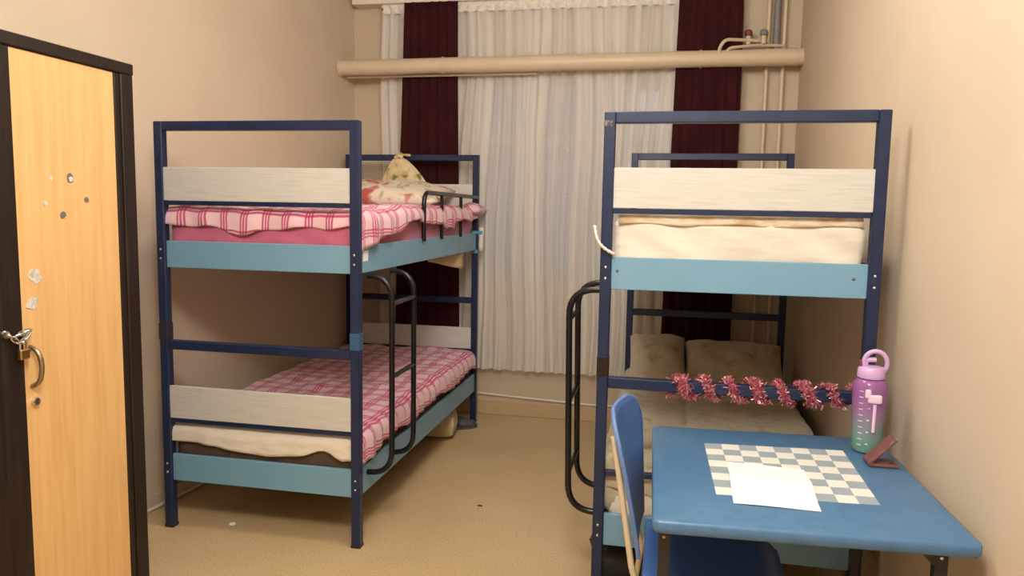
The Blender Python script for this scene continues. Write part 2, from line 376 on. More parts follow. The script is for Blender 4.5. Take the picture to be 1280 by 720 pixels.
# made-up cord and cap fixtures for the added, unseen lamps
for (lx_, ly_, lz_, le_), lb_ in zip(ADDED_LAMPS, ('added unseen lamp cord and cap on the ceiling above the desk', 'added unseen lamp cord and cap on the ceiling between the bunks')):
    lamp = thing('added_lamp_fixture', lb_, 'lamp', (lx_, ly_, ZC), 0, 'added unseen lamps')
    bm = bmesh.new(); lathe(bm, [(.05, 0), (.05, -.015), (.02, -.04), (.008, -.045)], 16); obj('added_ceiling_rose', bm, 'ceiling', lamp, smooth=True)
    tb('cord', 'white_trim', lamp, [(0, 0, -.04), (0, 0, -.09)], .006, 8)

# ------------------------------------------------------------------ pipes and curtains
pr_ = thing('heating_pipe', 'thick beige lagged pipe running across the top of the curtains', 'pipe', (lx(4.98), 4.985, 2.418))
dv = Vector((.772 - lx(4.98), 5.075 - 4.985, 2.447 - 2.418))
bm = bmesh.new(); tube(bm, [dv * (k / 24) + Vector((0, 0, .004 * nz(k * .7, 3))) for k in range(25)], lambda i: .052 + .003 * nz(i * .9, 1), 18); o = obj('pipe_lagging', bm, 'pipe', pr_); smooth_angle(o)
for fr in (0.0, .24, .50, .795, .985):
    p = dv * fr; tb('pipe_band', 'pipe', pr_, [p, p + dv.normalized() * .012], .0575, 18)
tb('thin_pipe', 'pipe_thin', pr_, [dv * .01 + Vector((0, .05, -.052)), dv * .45 + Vector((0, .05, -.054))], .010, 8)
vp = thing('riser_pipes', 'vertical beige pipes with old valves in the corner right of the curtain', 'pipe', (.6, 5.16, 0))
tb('pipe', 'pipe_thin', vp, [(-.030, .0, 0), (-.030, 0, ZC)], .013, 10)
tb('pipe', 'pipe_thin', vp, [(.068, .0, 0), (.068, 0, ZC)], .013, 10)
tb('grey_pipe', 'pipe_grey', vp, [(.020, .0, 2.50), (.020, 0, ZC)], .022, 10)
tb('branch_pipe', 'pipe_thin', vp, bezier_pts([(.068, -.01, 2.53), (-.10, -.05, 2.53), (-.20, -.09, 2.515), (-.28, -.13, 2.50), (-.29, -.14, 2.47)], .04), .010, 8)
tb('branch_pipe', 'pipe_thin', vp, bezier_pts([(-.030, -.01, 2.56), (-.15, -.06, 2.56), (-.30, -.12, 2.555), (-.335, -.13, 2.50), (-.335, -.14, 2.46)], .04), .011, 8)
for xv, mv in ((-.155, 'valve_red'), (-.062, 'pipe_grey')):
    v = tb('valve', 'pipe_thin', vp, [(xv, -.055, 2.535), (xv, -.055, 2.585)], .015, 8)
    bm = bmesh.new(); lathe(bm, [(.004, 2.585), (.022, 2.59), (.026, 2.605), (.020, 2.622), (.006, 2.626)], 10, xv, -.055); obj('valve_handle', bm, mv, v, smooth=True)
# strap hanging around the thick pipe
cr = thing('curtain_rail', 'white curtain rail above the sheer curtain', 'curtain rail', (-.75, 5.12, 2.875))
bx('rail', 'pvc_rail', cr, -1.46, 1.20, -.035, .08, -.012, .016, bev=.004)
bx('fascia', 'pvc_rail', cr, -1.46, 1.20, -.045, -.036, -.012, .045, bev=.003)
def curtain(name, m, x0, x1, x0b, x1b, zt, zb, y, folds, amp, seed, thick=0., parent=None, nx=None, nzr=26):
    nx = nx or max(40, int(folds * 8)); rows, uvs = [], []
    wid = (x1 - x0) * 1.5
    for j in range(nzr + 1):
        f = j / nzr; z = zt + (zb - zt) * f; row, uv = [], []
        for i in range(nx + 1):
            u = i / nx; uu = u + .018 * nz(u * 4, f * 1.5, seed, 1.7)
            ph = 2 * PI * folds * (u + .035 * nz(u * 6, seed, f * .8)) + seed
            a = amp * (.55 + .6 * abs(nz(u * 9 + seed, f * .6, 2.))) * (.55 + .45 * f)
            xa = x0 + (x0b - x0) * f; xb = x1 + (x1b - x1) * f
            row.append((xa + (xb - xa) * uu, y + a * math.sin(ph) + .35 * a * math.sin(2.3 * ph + f * 2), z))
            uv.append((u * wid, z))
        rows.append(row); uvs.append(uv)
    return grid_mesh(name, m, rows, uvs, parent, thick=thick)
sh = tag(curtain('sheer_curtain', 'sheer', -2.0, .30, -2.02, .33, 2.862, .345, 5.125, 30, .026, 1.3), 'long off-white sheer lace curtain covering the window', 'curtain')
o = curtain('lace_heading', 'hem', -2.0, .30, -2.0, .30, 2.866, 2.80, 5.118, 30, .016, 1.3, nzr=4); o.parent = sh
tag(curtain('drape_curtain', 'maroon', -1.828, -1.452, -1.90, -1.41, 2.868, .33, 5.082, 6, .016, 4.1, thick=.004), 'dark maroon curtain hanging behind the bunk bed with pink bedding', 'curtain', 'maroon curtains')
tag(curtain('drape_curtain', 'maroon', .012, .405, -.03, .425, 2.868, .33, 5.082, 6, .016, 8.2, thick=.004), 'dark maroon curtain hanging behind the bunk bed with cream mattress', 'curtain', 'maroon curtains')

# ------------------------------------------------------------------ bunk beds
W, L, H, P = .95, 2.041, 1.83, .04
LX, LY = -2.209, 2.948
RX, RY = -.239, 2.748
def dome(bm, c, r, axis):
    seg = 8; base = []
    e = {0: (Vector((0, 1, 0)), Vector((0, 0, 1))), 1: (Vector((1, 0, 0)), Vector((0, 0, 1)))}[abs(axis) - 1]
    n = Vector((0, 0, 0)); n[abs(axis) - 1] = math.copysign(1, axis); c = Vector(c)
    r1 = [bm.verts.new(c + (e[0] * math.cos(2 * PI * k / seg) + e[1] * math.sin(2 * PI * k / seg)) * r) for k in range(seg)]
    r2 = [bm.verts.new(c + n * r * .45 + (e[0] * math.cos(2 * PI * k / seg) + e[1] * math.sin(2 * PI * k / seg)) * r * .6) for k in range(seg)]
    for k in range(seg): bm.faces.new((r1[k], r1[(k + 1) % seg], r2[(k + 1) % seg], r2[k]))
    bm.faces.new(r2); bm.faces.new(r1[::-1])
def bunk(label, loc, ladder_side, guard, lower_panel, sleeves):
    t = thing('bunk_bed', label, 'bunk bed', (*loc, 0))
    for ix, (x0, sx) in enumerate(((0, 0), (W - P, 1))):
        for iy, y0 in enumerate((0, L - P)):
            p = bx('post', 'navy', t, x0, x0 + P, y0, y0 + P, 0, H, bev=.003)
            bx('foot_cap', 'black_matte', p, x0 - .001, x0 + P + .001, y0 - .001, y0 + P + .001, 0, .012)
            if iy == 0:
                bx('post_sleeve', sleeves[ix], p, x0 - .0015, x0 + P + .0015, y0 - .0015, y0 + P + .0015, .872, .945, bev=.001)
            yb = -.0005 if iy == 0 else None
            if iy == 0:
                for z in (1.235, 1.275, .262, .302):
                    bm = bmesh.new(); dome(bm, (x0 + P / 2, 0, z), .0065, -2); obj('bolt', bm, 'steel', p, smooth=True)
    for y0 in (0, L - P):
        sgn = 1 if y0 == 0 else -1
        bx('top_rail', 'navy', t, P, W - P, y0, y0 + P, H - P, H, bev=.003)
        bx('end_bar', 'navy', t, P, W - P, y0 + .002, y0 + P - .002, .829, .869, bev=.003)
        bx('slim_bar', 'navy', t, P, W - P, y0 + .008, y0 + .03, 1.470, 1.489, bev=.002)
        bx('slim_bar', 'navy', t, P, W - P, y0 + .008, y0 + .03, .494, .514, bev=.002)
        bx('headboard_panel', 'panel', t, P - .002, W - P + .002, y0 + .006, y0 + .022, 1.490, 1.634, bev=.0015)
        if lower_panel: bx('headboard_panel', 'panel', t, P - .002, W - P + .002, y0 + .006, y0 + .022, .515, .662, bev=.0015)
        for z0, z1 in ((1.195, 1.313), (.222, .345)):
            b_ = bx('end_board', 'board_blue', t, P, W - P, y0 + .012, y0 + .030, z0, z1, bev=.002)
            if z0 > 1 and y0 == 0 and ladder_side < 0:
                for xs in (.062, W - .085):
                    bm = bmesh.new(); dome(bm, (xs, .012, 1.262), .006, -2); obj('screw', bm, 'grey_edge', b_, smooth=True)
    for z0, z1 in ((1.195, 1.313), (.222, .345)):
        for x0 in (.010, W - .028):
            b_ = bx('side_rail', 'board_blue', t, x0, x0 + .018, P, L - P, z0, z1, bev=.002)
            if x0 > .5 and guard and z0 > 1:
                bx('sticker', 'paper', b_, x0 + .018, x0 + .0185, P + .03, P + .085, 1.245, 1.29)
        bx('bed_base', 'plywood', t, .030, W - .030, .032, L - .032, z0 + .06, z0 + .075)
    # ladder: two bent tubes and rungs
    ys = (.098, .382); s = ladder_side; xb = W if s > 0 else 0.
    outx = .110 if s > 0 else .122; lean = 0. if s > 0 else .016
    la = tb('ladder', 'black', t, bezier_pts([(xb - s * .004, ys[0], 1.182), (xb + s * outx, ys[0], 1.182), (xb + s * (outx - lean), ys[0], .312), (xb - s * .004, ys[0], .312)], .105, 8), .0125, 12)
    tb('ladder_rail', 'black', la, bezier_pts([(xb - s * .004, ys[1], 1.182), (xb + s * outx, ys[1], 1.182), (xb + s * (outx - lean), ys[1], .312), (xb - s * .004, ys[1], .312)], .105, 8), .0125, 12)
    for z in (1.065, .745):
        tb('rung', 'black', la, [(xb + s * (outx - lean * (1.18 - z) / .87), ys[0], z), (xb + s * (outx - lean * (1.18 - z) / .87), ys[1], z)], .0105, 10)
    if s < 0:
        tb('rung', 'black', la, [(xb + s * (outx - lean * .8), ys[0], .46), (xb + s * (outx - lean * .8), ys[1], .46)], .0105, 10)
    if guard:
        xg = W - .004
        g = tb('guard_rail', 'black', t, bezier_pts([(xg, .868, 1.30), (xg, .868, 1.555), (xg, 1.3, 1.553), (xg, L - P, 1.548)], .07, 8), .0125, 12)
        for yy in (1.188, 1.589): tb('guard_bar', 'black', g, [(xg, yy, 1.30), (xg, yy, 1.551)], .010, 10)
    return t
bedL = bunk('navy steel bunk bed with pink plaid bedding and black guard rail', (LX, LY), 1, True, True, ('navy_dark', 'sleeve_blue'))
bedR = bunk('navy steel bunk bed with cream mattress and tinsel, behind the blue desk', (RX, RY), -1, False, False, ('wenge', 'navy_dark'))
bm = bmesh.new(); box(bm, -.0012, .030, -.0012, .020, H - .052, H - .030, bev=.002); obj('chipped_corner', bm, 'rust', bedR)

# ---- bedding of the left bunk
tag(mattress('mattress', 'pinksheet', LX + .035, LX + W - .032, LY + .035, LY + L - .04, 1.268, 1.435, .05, .010, 9.), 'mattress with rose pink sheet on the top bunk', 'mattress')
def zt1(x, y): return 1.447 + .020 * nz(x, y, 1., 5.) + .014 * nz(x, y, 3., 13.) + .045 * min(1, max(0, (y - LY - .25) / .5)) * max(0, (x - LX) / W - .35)
tag(drape('duvet', 'plaid', LX + .045, LX + W - .045, LY + .075, LY + L - .05, zt1,
          hL=lambda y: .05, hR=lambda y: .105 + .055 * math.exp(-((y - LY) / .22) ** 2) + .022 * math.sin(y * 6.2 + .5) + .012 * math.sin(y * 15),
          hF=lambda x: .080 + .040 * math.exp(-((x - LX - .40) / .14) ** 2) + .02 * math.exp(-((x - LX - .1) / .06) ** 2) + .006 * math.sin(x * 30), r=.035, rip=.010, ripf=31, thick=.014), 'pink and white plaid duvet spread over the top bunk', 'duvet')
tag(pillow('pillow', 'floralpillow', .78, .52, .17, (LX + .43, LY + L - .34, 1.552), (math.radians(9), math.radians(1), .05), seed=2., sag=.03), 'cream floral pillow with red blossoms on the top bunk', 'pillow')
pk = pillow('bunched_cloth', 'plaid', .15, .34, .10, (LX + W - .03, LY + L - .055, 1.462), (0, 0, .1), seed=5.)
tag(pk, 'bunched pink plaid cloth end sticking out by the far post of top bunk', 'bedding')
# knotted bag hanging from the far top rail
bg = thing('knotted_bag', 'cream printed bag knotted to the far top rail of the bunk', 'bag', (LX + .40, LY + L - .065, 1.60))
rows, uvs = [], []
for j in range(15):
    f = j / 14; z = .215 - .30 * f; row, uv = [], []
    for i in range(41):
        a = 2 * PI * i / 40
        rr = .012 + .200 * f ** .62 + .028 * f * math.sin(9 * a + 2 * f) + .02 * f * nz(math.cos(a), math.sin(a), f, 2)
        if f > .85: rr *= 1 - (f - .85) * 1.5
        row.append((rr * math.cos(a) + .060 * f, rr * .25 * math.sin(a) - .028 * f, z)); uv.append((i / 40, f))
    rows.append(row); uvs.append(uv)
grid_mesh('bag_body', 'printbag', rows, uvs, bg)
tb('knot', 'printbag', bg, [(-.02, -.012, .205), (0, -.02, .222), (.025, -.012, .212), (.01, .0, .205)], .014, 8)
tb('handle_strap', 'printbag', bg, bezier_pts([(0, -.006, .21), (-.004, -.006, .238), (-.004, .072, .238), (0, .072, .17)], .01), .008, 6)
tb('handle_strap', 'printbag', bg, [(.0, -.006, .222), (.045, -.006, .226), (.085, -.006, .222)], .009, 6)
# white roll tied on the far post
rl_ = thing('tied_roll', 'small white cloth roll tied with blue ribbon to the far bed post', 'cloth roll', (LX + W + .012, LY + L - .02, 1.185))
bm = bmesh.new(); lathe(bm, [(.004, 0), (.012, .003), (.017, .04), (.016, .09), (.019, .125), (.017, .158), (.005, .165)], 12, .008, 0); obj('roll', bm, 'whitecloth', rl_, smooth=True)
for z in (.118, -.012):
    bm = bmesh.new(); box(bm, -.056, .020 if z > 0 else -.009, -.0235, .0235, z, z + .022, bev=.003); obj('ribbon', bm, 'ribbon', rl_)
# cloth corner hanging below top bunk
rows, uvs = [], []
for j in range(7):
    f = j / 6
    rows.append([(LX + W - .16 + .15 * (i / 8), LY + 1.42 + .26 * (i / 8) + .01 * math.sin(i), 1.20 - .11 * f * (.45 + .55 * (i / 8))) for i in range(9)]); uvs.append([(i / 8, f) for i in range(9)])
tag(grid_mesh('cloth_corner', 'clothbag', rows, uvs, thick=.004), 'beige cloth corner hanging below the top bunk side rail', 'cloth')
# lower bunk
tag(mattress('mattress', 'darkmat', LX + .04, LX + W - .034, LY + .036, LY + L - .04, .300, .435, .03, .004, 7.), 'brown mattress on the lower bunk under pink plaid duvet', 'mattress')
def zt2(x, y): return .499 + .016 * nz(x, y, 6., 6.) + .010 * nz(x, y, 8., 15.)
tag(drape('bed_sheet', 'creamsheet', LX + .05, LX + W - .06, LY + .055, LY + L - .06, lambda x, y: .478 + .004 * nz(x, y, 2, 9),
          hR=lambda y: .10, hF=lambda x: .105 + .018 * math.sin(x * 7 + 1.) + .03 * math.exp(-((x - LX - .87) / .05) ** 2) - .02 * math.exp(-((x - LX - .76) / .06) ** 2), hL=lambda y: .09, r=.03, rip=.004, thick=.006), 'cream sheet hanging over the front of the lower bunk mattress', 'bed sheet')
tag(drape('duvet', 'plaid', LX + .06, LX + W - .052, LY + .10, LY + L - .055, zt2, hL=lambda y: .04,
          hR=lambda y: .125 + .012 * math.sin(y * 9) + .02 * math.exp(-((y - LY - .1) / .15) ** 2), hF=lambda x: .028 + .115 * (1 / (1 + math.exp(-(x - LX - .845) / .018))), r=.04, rip=.009, ripf=62, thick=.014, ny=70), 'pink and white plaid duvet spread over the lower bunk', 'duvet')

# ---- bedding of the right bunk
tag(mattress('mattress', 'creamsheet', RX + .042, RX + W - .044, RY + .036, RY + L - .04, 1.268, 1.447, .024, .016, 7.), 'cream sheeted mattress on the top bunk, above the blue end board', 'mattress')
def zt3(x, y): return 1.457 + .007 * nz(x, y, 2., 7.)
tag(drape('blanket', 'blanket', RX + .060, RX + W - .060, RY + .052, RY + L - .06, zt3, hF=lambda x: .030 + .003 * math.sin(x * 20), r=.012, rip=.002, thick=.012, nx=20, ny=30, nh=4), 'beige patterned blanket lying folded on the cream top mattress', 'blanket')
tag(mattress('mattress', 'creamsheet', RX + .04, RX + W - .05, RY + .04, RY + L - .04, .300, .475, .04, .008, 8.), 'cream lower bunk mattress behind the blue chair', 'mattress')
def zt4(x, y):
    z = .492 + .010 * nz(x, y, 4., 5.)
    z -= .016 * math.exp(-((x - .118) / .012) ** 2)
    return z
tag(drape('coverlet', 'coverlet', RX + .05, RX + W - .07, RY + .075, RY + L - .06, zt4, hL=lambda y: .11, hR=lambda y: .05, hF=lambda x: .10 + .03 * math.sin(x * 9), r=.03, rip=.008, nx=44, thick=.01), 'brown floral coverlet over the lower bunk with tinsel rail', 'coverlet')
tag(pillow('pillow', 'coverlet', .33, .52, .16, (-.035, RY + L - .33, .590), (math.radians(28), 0, .04), seed=7., sag=.03, pw=.42), 'narrow brown floral cushion at the window end of the lower bunk', 'pillow', 'brown floral cushions')
tag(pillow('pillow', 'coverlet', .56, .50, .15, (.395, RY + L - .33, .580), (math.radians(27), 0, -.02), seed=9., sag=.03, pw=.42), 'wide brown floral cushion at the window end, nearest the wall', 'pillow', 'brown floral cushions')
# rope on post
rp = []
for k in range(22):
    f = k / 21; a = f * PI
    rp.append((RX - .022 + .072 * f - .016 * math.sin(a), RY - .012 - .012 * math.sin(a), 1.425 - .10 * f - .012 * math.sin(a)))
bm = bmesh.new(); tube(bm, rp, lambda i: .0055 + .0015 * math.sin(i * 2.2), 8); o = obj('rope', bm, 'rope', None, smooth=True); tag(o, 'short white rope tied round the post of the right bunk', 'rope')
# bunched bedding showing between chair and post
pk = pillow('bunched_bedding', 'coverlet', .16, .10, .26, (RX + .085, RY + .085, .430), (0, 0, 0), seed=3., sag=.05)
tag(pk, 'bunched floral bedding between the chair and the right bunk post', 'bedding')
# tinsel garland on the end bar
bm = bmesh.new(); cz, cy = .849, RY + P / 2
turns, xs0, xs1 = 8.0, .018, .70
n = 9500
for k in range(n):
    f = random.random(); f += .012 * math.sin(f * 23.); a = 2 * PI * turns * f
    x = xs0 + (xs1 - xs0) * f + .006 * math.sin(a) + random.gauss(0, .0078 + .003 * math.sin(f * 19))
    c_ = Vector((x, cy + .034 * math.sin(a), cz - .034 * math.cos(a)))
    d = Vector((random.gauss(0, 1), random.gauss(0, 1), random.gauss(0, 1))).normalized()
    rad = Vector((0, math.sin(a), -math.cos(a)))
    d = (d + rad * .35).normalized()
    ln = random.uniform(.010, .021); s_ = d.orthogonal().normalized()
    s_.rotate(Matrix.Rotation(random.random() * 6.28, 3, d)); s_ *= .0013
    v = [bm.verts.new(c_ - s_), bm.verts.new(c_ + s_), bm.verts.new(c_ + d * ln + s_), bm.verts.new(c_ + d * ln - s_)]
    bm.faces.new(v)
gar = obj('tinsel_garland', bm, 'tinsel'); tag(gar, 'pink tinsel garland wound round the lower end bar of the bunk', 'garland')
core = []
for k in range(260):
    f = k / 259; a = 2 * PI * turns * f
    core.append((xs0 + (xs1 - xs0) * f + .006 * math.sin(a), cy + .032 * math.sin(a), cz - .032 * math.cos(a)))
tb('core_thread', 'tinsel', gar, core, .002, 5)

# ------------------------------------------------------------------ wardrobe
wx, wy0, wy1, wh = -1.85, 1.30, 2.373, 1.956
wd = thing('wardrobe', 'tall wardrobe with beech door in dark brown frame on the left', 'wardrobe', (wx, wy0, 0))
D = -.585; WL = wy1 - wy0
bx('side_panel', 'wenge', wd, D, -.02, 0, .02, 0, wh - .04); bx('side_panel', 'wenge', wd, D, -.02, WL - .02, WL, 0, wh - .04, bev=.002)
bx('back_panel', 'wenge', wd, D, D + .012, .02, WL - .02, 0, wh - .04)
bx('top_panel', 'wenge', wd, D, .002, 0, WL + .002, wh - .038, wh, bev=.003)
bx('plinth', 'wenge', wd, -.05, -.03, .02, WL - .02, 0, .07)
bx('bottom_shelf', 'wenge', wd, D + .012, -.02, .02, WL - .02, .07, .09)
bx('stile', 'wenge', wd, -.02, 0, WL - .060, WL, 0, wh - .038, bev=.003)
bx('stile', 'wenge', wd, -.026, -.006, WL - .0855, WL - .0605, .0, wh - .038, bev=.002)
bx('stile', 'wenge', wd, -.02, .0, 1.79 - wy0, 1.868 - wy0, 0, wh - .038, bev=.006)
bx('stile', 'wenge', wd, -.02, .004, 1.735 - wy0, 1.788 - wy0, 0, wh - .038, bev=.006)
bx('stile', 'wenge', wd, -.02, 0, 0, .06, 0, wh - .038, bev=.003)
d1 = bx('door', 'beech', wd, -.024, -.008, 1.870 - wy0, 2.285 - wy0, .06, wh - .040, bev=.0015)
d2 = bx('door', 'beech', wd, -.024, -.008, .062, 1.733 - wy0, .06, wh - .040, bev=.0015)
def yz(y, z): return y - wy0, z
y_, z_ = yz(1.893, 0)
tb('handle', 'handle', d1, bezier_pts([(-.008, y_, 1.045), (.022, y_, 1.035), (.030, y_ + .004, .985), (.022, y_, .935), (-.008, y_, .925)], .03, 6), lambda i: .0075, 10)
bm = bmesh.new(); tube(bm, [(-.009, y_ + .004, .878), (.006, y_ + .004, .878)], .0115, 14); lk_ = obj('lock', bm, 'steel', d1); smooth_angle(lk_)
bx('keyhole', 'dark_hole', lk_, .006, .0066, y_ + .0025, y_ + .0055, .872, .884)
BK = [0]
def blob(name, m, parent, y, z, r, n=9, seed=0):
    BK[0] += 1; dz = BK[0] * .0002
    bm = bmesh.new(); vs = []
    for k in range(n):
        a = 2 * PI * k / n; q = r * (.7 + random.random() * .4); vs.append((y + q * math.cos(a), z + q * math.sin(a)))
    a = [bm.verts.new((-.0082, p[0], p[1])) for p in vs]; b = [bm.verts.new((-.0074 + dz, p[0], p[1])) for p in vs]
    bm.faces.new(a); bm.faces.new(b)
    for k in range(n): bm.faces.new((a[k], a[(k + 1) % n], b[(k + 1) % n], b[k]))
    return obj(name, bm, m, parent)
for y, z, r, m_ in ((2.077, 1.554, .017, 'residue_dark'), (2.001, 1.549, .009, 'residue'), (2.144, 1.485, .011, 'residue_dark'), (1.975, 1.471, .010, 'residue'), (2.041, 1.436, .013, 'residue_dark'), (2.145, 1.435, .004, 'residue'),
                    (1.918, 1.258, .024, 'residue'), (1.930, 1.248, .018, 'residue'), (1.906, 1.172, .020, 'residue'), (1.917, 1.184, .016, 'residue'), (2.08, 1.55, .010, 'residue')):
    blob('sticker_residue', m_, d1, y - wy0, z, r)
# chain and padlock
ch = thing('lock_chain', 'steel chain looped on the dark wardrobe stile beside the beech door', 'chain', (wx, 1.83, 1.07))
def link(parent, c_, ang, tilt):
    pts = []
    for k in range(14):
        a = 2 * PI * k / 14; p = Vector((math.copysign(abs(math.cos(a)) ** .8, math.cos(a)) * .014, math.sin(a) * .007, 0))
        p.rotate(Matrix.Rotation(tilt, 3, 'X')); p.rotate(Matrix.Rotation(PI / 2, 3, 'Z')); p.rotate(Matrix.Rotation(PI / 2 * 0, 3, 'Y'))
        p = Vector((p.x, p.y * math.cos(ang) - p.z * 0, p.y * math.sin(ang) + p.x * 0)) + Vector((p.x * 0, 0, p.z)) ; pts.append(Vector(c_) + p)
    tb('link', 'steel', parent, pts, .0026, 6, True)
pth = [(-.040, .030), (-.026, .022), (-.012, .010), (.002, .000), (.014, .006), (.026, .016), (.036, .022)]
for i, (yy, zz) in enumerate(pth):
    j = min(i + 1, len(pth) - 1); k = max(i - 1, 0)
    link(ch, (.016 + .003 * (i % 2), yy, zz), math.atan2(pth[j][1] - pth[k][1], pth[j][0] - pth[k][0]), 0.5 if i % 2 else -.9)
for i, (yy, zz) in enumerate([(-.002, .022), (.012, .026), (.028, .028)]): link(ch, (.020, yy, zz), .1, .7 if i % 2 else -.6)
tb('ring_bolt', 'steel', ch, [(.005, -.041, .030), (.018, -.041, .030)], .012, 10)
bx('hasp', 'steel', ch, .005, .010, .022, .052, .016, .034, bev=.001)
pl = thing('padlock', 'small brass padlock hanging from the chain on the wardrobe', 'padlock', (wx + .016, 1.845, 1.018))
bx('lock_body', 'brass', pl, -.007, .009, -.017, .017, 0, .030, bev=.003)
tb('shackle', 'steel', pl, bezier_pts([(.001, -.011, .028), (.001, -.011, .056), (.001, .011, .056), (.001, .011, .028)], .011, 5), .0032, 8)

# ------------------------------------------------------------------ desk
DZ = .72
ds = thing('desk', 'blue topped desk with black steel legs against the right wall', 'desk', (.355, 2.29, 0))
c_ = [(-.031, 2.685), (.726, 2.722), (.752, 1.878), (-.012, 1.838)]
def round_poly(c, r, n=5):
    out = []
    for i in range(len(c)):
        a, b, d = Vector(c[i - 1]), Vector(c[i]), Vector(c[(i + 1) % len(c)])
        p0 = b + (a - b).normalized() * r; p2 = b + (d - b).normalized() * r
        for k in range(n + 1):
            t_ = k / n; out.append((1 - t_) ** 2 * p0 + 2 * t_ * (1 - t_) * b + t_ ** 2 * p2)
    return out
def inset(pts, d, cen):
    return [p + (Vector(cen) - p).normalized() * d for p in pts]
def slab(name, m, c, z0, z1, r, bev, parent, org):
    base = round_poly(c, r); cen = sum((Vector(p) for p in c), Vector((0, 0))) / 4
    bm = bmesh.new(); rings = []
    for d, z in ((bev, z0), (0, z0 + bev), (0, z1 - bev), (bev * .35, z1 - bev * .3), (bev, z1)):
        rings.append([bm.verts.new((p.x - org[0], p.y - org[1], z)) for p in inset(base, d, cen)])
    n = len(base)
    for a, b in zip(rings, rings[1:]):
        for k in range(n): bm.faces.new((a[k], a[(k + 1) % n], b[(k + 1) % n], b[k]))
    bm.faces.new(rings[0]); bm.faces.new(rings[-1])
    o = obj(name, bm, m, parent); smooth_angle(o, 50); return o
top = slab('tabletop', 'desk', c_, DZ - .034, DZ, .022, .008, ds, (.355, 2.29))
top.data.materials.append(M['deskedge'])
for p in top.data.polygons:
    if p.normal.z < .8: p.material_index = 1
LG = ((.020, 1.895, 1), (.676, 1.935, 1), (.653, 2.615, 0), (.02, 2.60, 0))
for x, y, nr in LG:
    lg = bx('leg', 'black_matte', ds, x - .355 - .015, x - .355 + .015, y - 2.29 - .015, y - 2.29 + .015, .0, DZ - .036, bev=.002)
    if nr:
        bm = bmesh.new(); dome(bm, (x - .355 - .001, y - 2.29 - .0152, DZ - .057), .006, -2); obj('bolt', bm, 'brass' if x < .1 else 'steel', lg, smooth=True)
    bx('foot_cap', 'black_matte', lg, x - .355 - .017, x - .355 + .017, y - 2.29 - .017, y - 2.29 + .017, 0, .02, bev=.002)
# apron rails joining the legs, gusset
for (xa, ya), (xb, yb_) in (((.653, 2.60), (.676, 1.95)), ((.02, 2.585), (.02, 1.91)), ((.035, 2.60), (.638, 2.615))):
    tb('apron_rail', 'black_matte', ds, [(xa - .355, ya - 2.29, DZ - .052), (xb - .355, yb_ - 2.29, DZ - .052)], .014, 4)
bm = bmesh.new(); g0 = [(.661, DZ - .036), (.615, DZ - .036), (.661, DZ - .080)]
va = [bm.verts.new((x - .355, 1.921 - 2.29, z)) for x, z in g0]; vb = [bm.verts.new((x - .355, 1.926 - 2.29, z)) for x, z in g0]
bm.faces.new(va); bm.faces.new(vb[::-1])
for k in range(3): bm.faces.new((va[k], va[(k + 1) % 3], vb[(k + 1) % 3], vb[k]))
obj('gusset', bm, 'black_matte', ds)
def quad_sheet(name, m, q, z, parent=None, n=1, bend=None, th=.0008, org=(0, 0)):
    rows, uvs = [], []
    for j in range(n + 1):
        v = j / n; row, uv = [], []
        for i in range(n + 1):
            u = i / n
            x = (1 - v) * ((1 - u) * q[0][0] + u * q[1][0]) + v * ((1 - u) * q[3][0] + u * q[2][0]); y = (1 - v) * ((1 - u) * q[0][1] + u * q[1][1]) + v * ((1 - u) * q[3][1] + u * q[2][1])
            row.append((x - org[0], y - org[1], z + (bend(u, v) if bend else 0))); uv.append((u * .9998 + .0001, (1 - v) * .9998 + .0001))
        rows.append(row); uvs.append(uv)
    o = grid_mesh(name, m, rows[::-1], uvs[::-1], parent, smooth=False)
    md = o.modifiers.new('thickness', 'SOLIDIFY'); md.thickness = th; md.offset = 1; return o
CB = [(.142, 2.517), (.580, 2.552), (.576, 2.084), (.154, 2.057)]
quad_sheet('chessboard_print', 'chess', CB, DZ + .0003, ds, 8, None, .0004, (.355, 2.29))['label'] = 'grey and cream chessboard printed on the desk top'
PA = [(.201, 2.337), (.423, 2.321), (.413, 1.999), (.195, 1.998)]
o = quad_sheet('paper_sheet', 'paper', PA, DZ + .002, None, 24, lambda u, v: .014 * max(0, 1 - abs(v - .46) / .36) ** 1.2 + .001 * math.sin(u * 5), .0005); tag(o, 'folded white paper sheet lying on the chessboard', 'paper')

# ------------------------------------------------------------------ water bottle
bt = thing('water_bottle', 'purple and green water bottle with loop handle on the desk corner', 'bottle', (.655, 2.572, DZ + .001), -.12)
bm = bmesh.new(); lathe(bm, [(.032, 0), (.043, .003), (.0465, .012), (.047, .05), (.048, .08), (.0515, .15), (.053, .205), (.051, .225), (.042, .236), (.036, .240)], 32); o = obj('bottle_body', bm, 'bottle', bt); smooth_angle(o, 50)
bm = bmesh.new(); lathe(bm, [(.036, .2405), (.041, .242), (.042, .248), (.041, .268), (.036, .276), (.020, .279)], 28); lid = obj('lid', bm, 'lid', bt); smooth_angle(lid, 40)
lp = []
for k in range(20):
    a = 2 * PI * k / 20; lp.append((.010 + .034 * math.cos(a), -.004, .290 + .038 * math.sin(a)))
bm = bmesh.new(); tube(bm, lp, .0075, 10, True); obj('loop_handle', bm, 'lid', lid, smooth=True)
tb('spout', 'lid', lid, bezier_pts([(-.018, .0, .275), (-.018, 0, .298), (.012, 0, .300)], .012), .008, 10)
o = tb('spout_tip', 'valve_red', lid, [(-.028, .0, .276), (-.030, 0, .295)], .009, 8); o.data.materials[0] = M['mauve']
tb('straw', 'straw', bt, [(.010, -.049, .075), (.010, -.0535, .165)], .0050, 8)
bx('straw_valve', 'straw', bt, -.012, .030, -.058, -.044, .168, .196, bev=.006, seg=2)
bx('straw_valve', 'straw', bt, -.020, -.002, -.058, -.044, .184, .212, bev=.005, seg=2)
